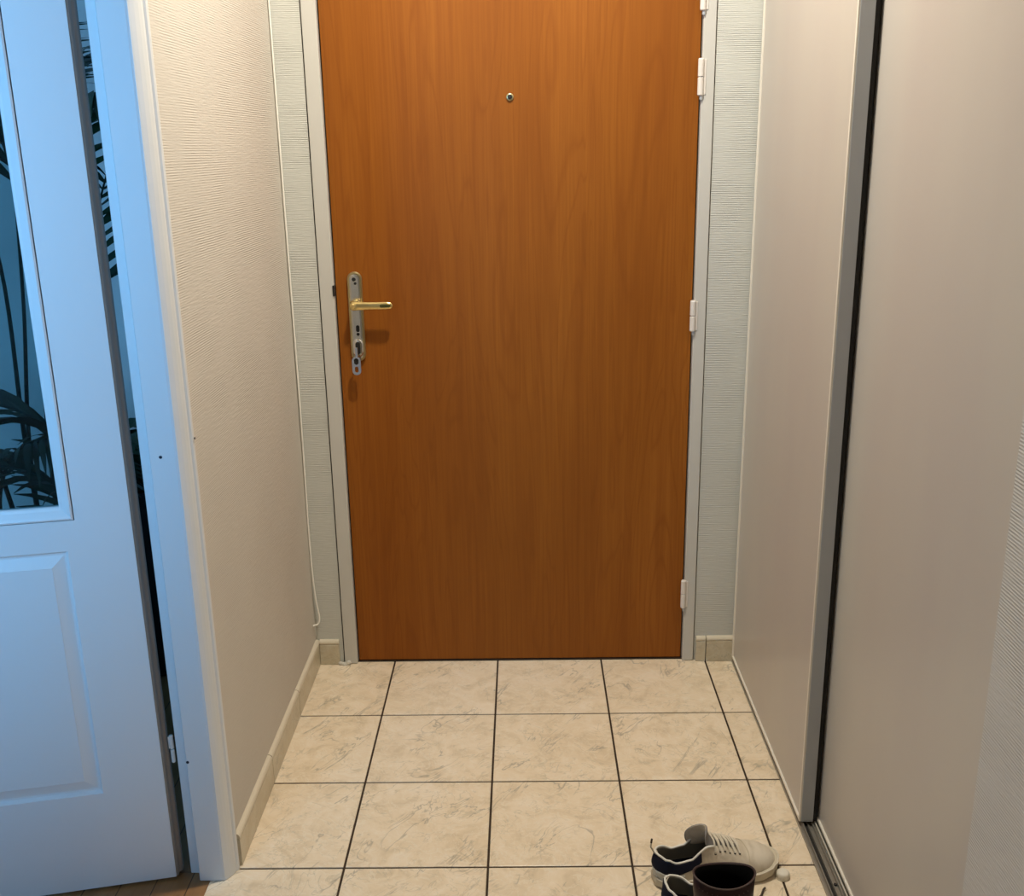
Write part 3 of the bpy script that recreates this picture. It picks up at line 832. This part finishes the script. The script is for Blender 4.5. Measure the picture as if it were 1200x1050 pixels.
def plant(name, base, fronds, label, pot_r=.14, pot_h=.28, yellow=()):
    r = empty(name, base); tag(r, label, 'plant'); B = Vector(base)
    bs, bl, by = bmesh.new(), bmesh.new(), bmesh.new()
    for i, f in enumerate(fronds):
        frond(bs, by if i in yellow else bl, [Vector(p)-B for p in f[0]], *f[1:])
    obj('stems', bs, 'stem', r)
    obj('foliage', bl, 'leaf', r, smooth=True)
    if yellow: obj('pale_foliage', by, 'leaf_yellow', r, smooth=True)
    po = obj('pot', lathe(bmesh.new(), [(pot_r*.75, .001), (pot_r*.8, .01), (pot_r, pot_h-.02), (pot_r*1.04, pot_h), (pot_r*.94, pot_h), (pot_r*.92, pot_h-.03)], n=32), 'pot', r, smooth=False)
    obj('soil', lathe(bmesh.new(), [(pot_r*.9, pot_h-.05), (pot_r*.9, pot_h-.03)], n=32), 'soil', po)
    return r
B1 = (-1.17, 2.36, 0)
fr = [
 ([(-1.16, 2.36, .25), (-1.135, 2.34, .75), (-1.105, 2.32, 1.15), (-1.12, 2.28, 1.50), (-1.25, 2.2, 1.72)], 23, .28, 0.0099, .66),
 ([(-1.18, 2.36, .25), (-1.19, 2.34, .75), (-1.175, 2.32, 1.2), (-1.22, 2.28, 1.55), (-1.38, 2.2, 1.75)], 23, .28, 0.0099, .64),
 ([(-1.20, 2.36, .25), (-1.26, 2.34, .70), (-1.31, 2.32, 1.05), (-1.42, 2.3, 1.3), (-1.6, 2.25, 1.38)], 20, .24, 0.0088, .6),
 ([(-1.15, 2.36, .25), (-1.08, 2.36, .8), (-1.02, 2.34, 1.25), (-.96, 2.30, 1.52), (-.86, 2.26, 1.56)], 26, .22, 0.0094, .62),
 ([(-1.19, 2.38, .25), (-1.205, 2.38, .7), (-1.165, 2.38, 1.1), (-1.13, 2.36, 1.45), (-1.08, 2.30, 1.72)], 22, .24, .0095, .72),
 ([(-1.15, 2.38, .25), (-1.03, 2.40, .6), (-.985, 2.38, .95), (-.96, 2.34, 1.25), (-.90, 2.30, 1.40)], 22, .20, 0.0088, .66),
 ([(-1.16, 2.36, .25), (-1.10, 2.40, .8), (-1.10, 2.42, 1.3), (-1.04, 2.42, 1.58), (-.92, 2.42, 1.66)], 20, .2, 0.0099, .7),
 ([(-1.18, 2.34, .25), (-1.02, 2.24, .66), (-1.06, 2.18, .86), (-1.22, 2.14, .93), (-1.42, 2.10, .84)], 28, .28, 0.0083, .36),
 ([(-1.18, 2.34, .25), (-1.2, 2.2, .6), (-1.12, 2.12, .80), (-1.0, 2.08, .86), (-.92, 2.06, .80)], 23, .20, 0.0077, .45),
 ([(-1.22, 2.36, .25), (-1.30, 2.3, .6), (-1.36, 2.2, .84), (-1.5, 2.1, .90)], 23, .26, 0.0083, .45),
 ([(-1.16, 2.34, .25), (-1.0, 2.2, .55), (-1.02, 2.12, .74), (-1.16, 2.08, .80), (-1.32, 2.06, .72)], 26, .24, 0.0077, .36),
]
plant('potted_palm', B1, fr, 'tall dark green potted palm with arching leaves behind the glass of the white door', yellow=())
B2 = (-1.085, 2.72, 0); fr2 = []
for k in range(9):
    a = 2*PI*k/9; fr2.append(([(B2[0], B2[1], .52), (B2[0]+.03*math.cos(a), B2[1]+.03*math.sin(a), .62), (B2[0]+.075*math.cos(a), B2[1]+.075*math.sin(a), .70), (B2[0]+.12*math.cos(a), B2[1]+.12*math.sin(a), .70)], 9, .07, .016, .25))
plant('potted_plant', B2, fr2, 'low bushy plant in a black pot, behind the gap between white door and jamb', .13, .56)

# ------------------------------------------------------------------ ceiling lamp (above the frame) and added fill lamp behind the camera
def ceiling_or_fill_lamp(y, watts, label):
    lm = empty('ceiling_or_fill_lamp', (0, y, HC)); tag(lm, label, 'lamp')
    obj('lamp_base', lathe(bmesh.new(), [(.06, 0), (.06, -.02), (.05, -.025)], n=24), 'white_paint', lm)
    obj('glass_dome', lathe(bmesh.new(), [(.05, -.022), (.085, -.032), (.10, -.05), (.10, -.066), (.08, -.084), (.04, -.094), (.01, -.096)], n=24), 'lamp_glass', lm, smooth=True)
    ld = bpy.data.lights.new('hall_light', 'AREA'); ld.shape = 'DISK'; ld.size = .11; ld.energy = watts; ld.color = (1, .92, .77)
    lo = bpy.data.objects.new('hall_light', ld); COL.objects.link(lo); lo.location = (0, y, HC-.11)
ceiling_or_fill_lamp(1.98, 30.5, 'round white ceiling lamp close to the entrance door')
ceiling_or_fill_lamp(-.75, 2.2, 'added unseen fill lamp, shaped as a ceiling lamp farther back along the hallway')  # invented fill lamp, lifts the near walls and lower panels

# daylight through the side room window
ad = bpy.data.lights.new('daylight', 'AREA'); ad.shape = 'RECTANGLE'; ad.size = WX1-WX0-.1; ad.size_y = WZ1-WZ0-.1
ad.energy = 61; ad.color = (.185, .55, 1.0)
ao = bpy.data.objects.new('daylight', ad); COL.objects.link(ao); ao.location = ((WX0+WX1)/2, YW-.12, (WZ0+WZ1)/2)
ao.rotation_euler = (PI/2, 0, 0)     # -Z axis points to +Y
w = bpy.data.worlds.new('sky'); bpy.context.scene.world = w; w.use_nodes = True
w.node_tree.nodes['Background'].inputs[0].default_value = (.35, .6, 1, 1); w.node_tree.nodes['Background'].inputs[1].default_value = .5

# ------------------------------------------------------------------ camera
cam = bpy.data.cameras.new('camera'); co = bpy.data.objects.new('camera', cam); COL.objects.link(co)
a = Vector((.9998274, .00978808, -.01579148)); b = Vector((.01239991, .28139639, .9595115)); c = Vector((-.01383544, .9595417, -.28122645))
mt = Matrix((a, b, -c)).transposed().to_4x4(); mt.translation = Vector((0, 0, 1.4373)); co.matrix_world = mt
cam.sensor_fit = 'HORIZONTAL'; cam.sensor_width = 36; cam.lens = 1206.2826/1200*36; cam.clip_start = .02
S = bpy.context.scene; S.camera = co
S.view_settings.view_transform = 'Standard'; S.view_settings.look = 'None'; S.view_settings.gamma = 1; S.view_settings.exposure = 0
S.view_settings.use_curve_mapping = False
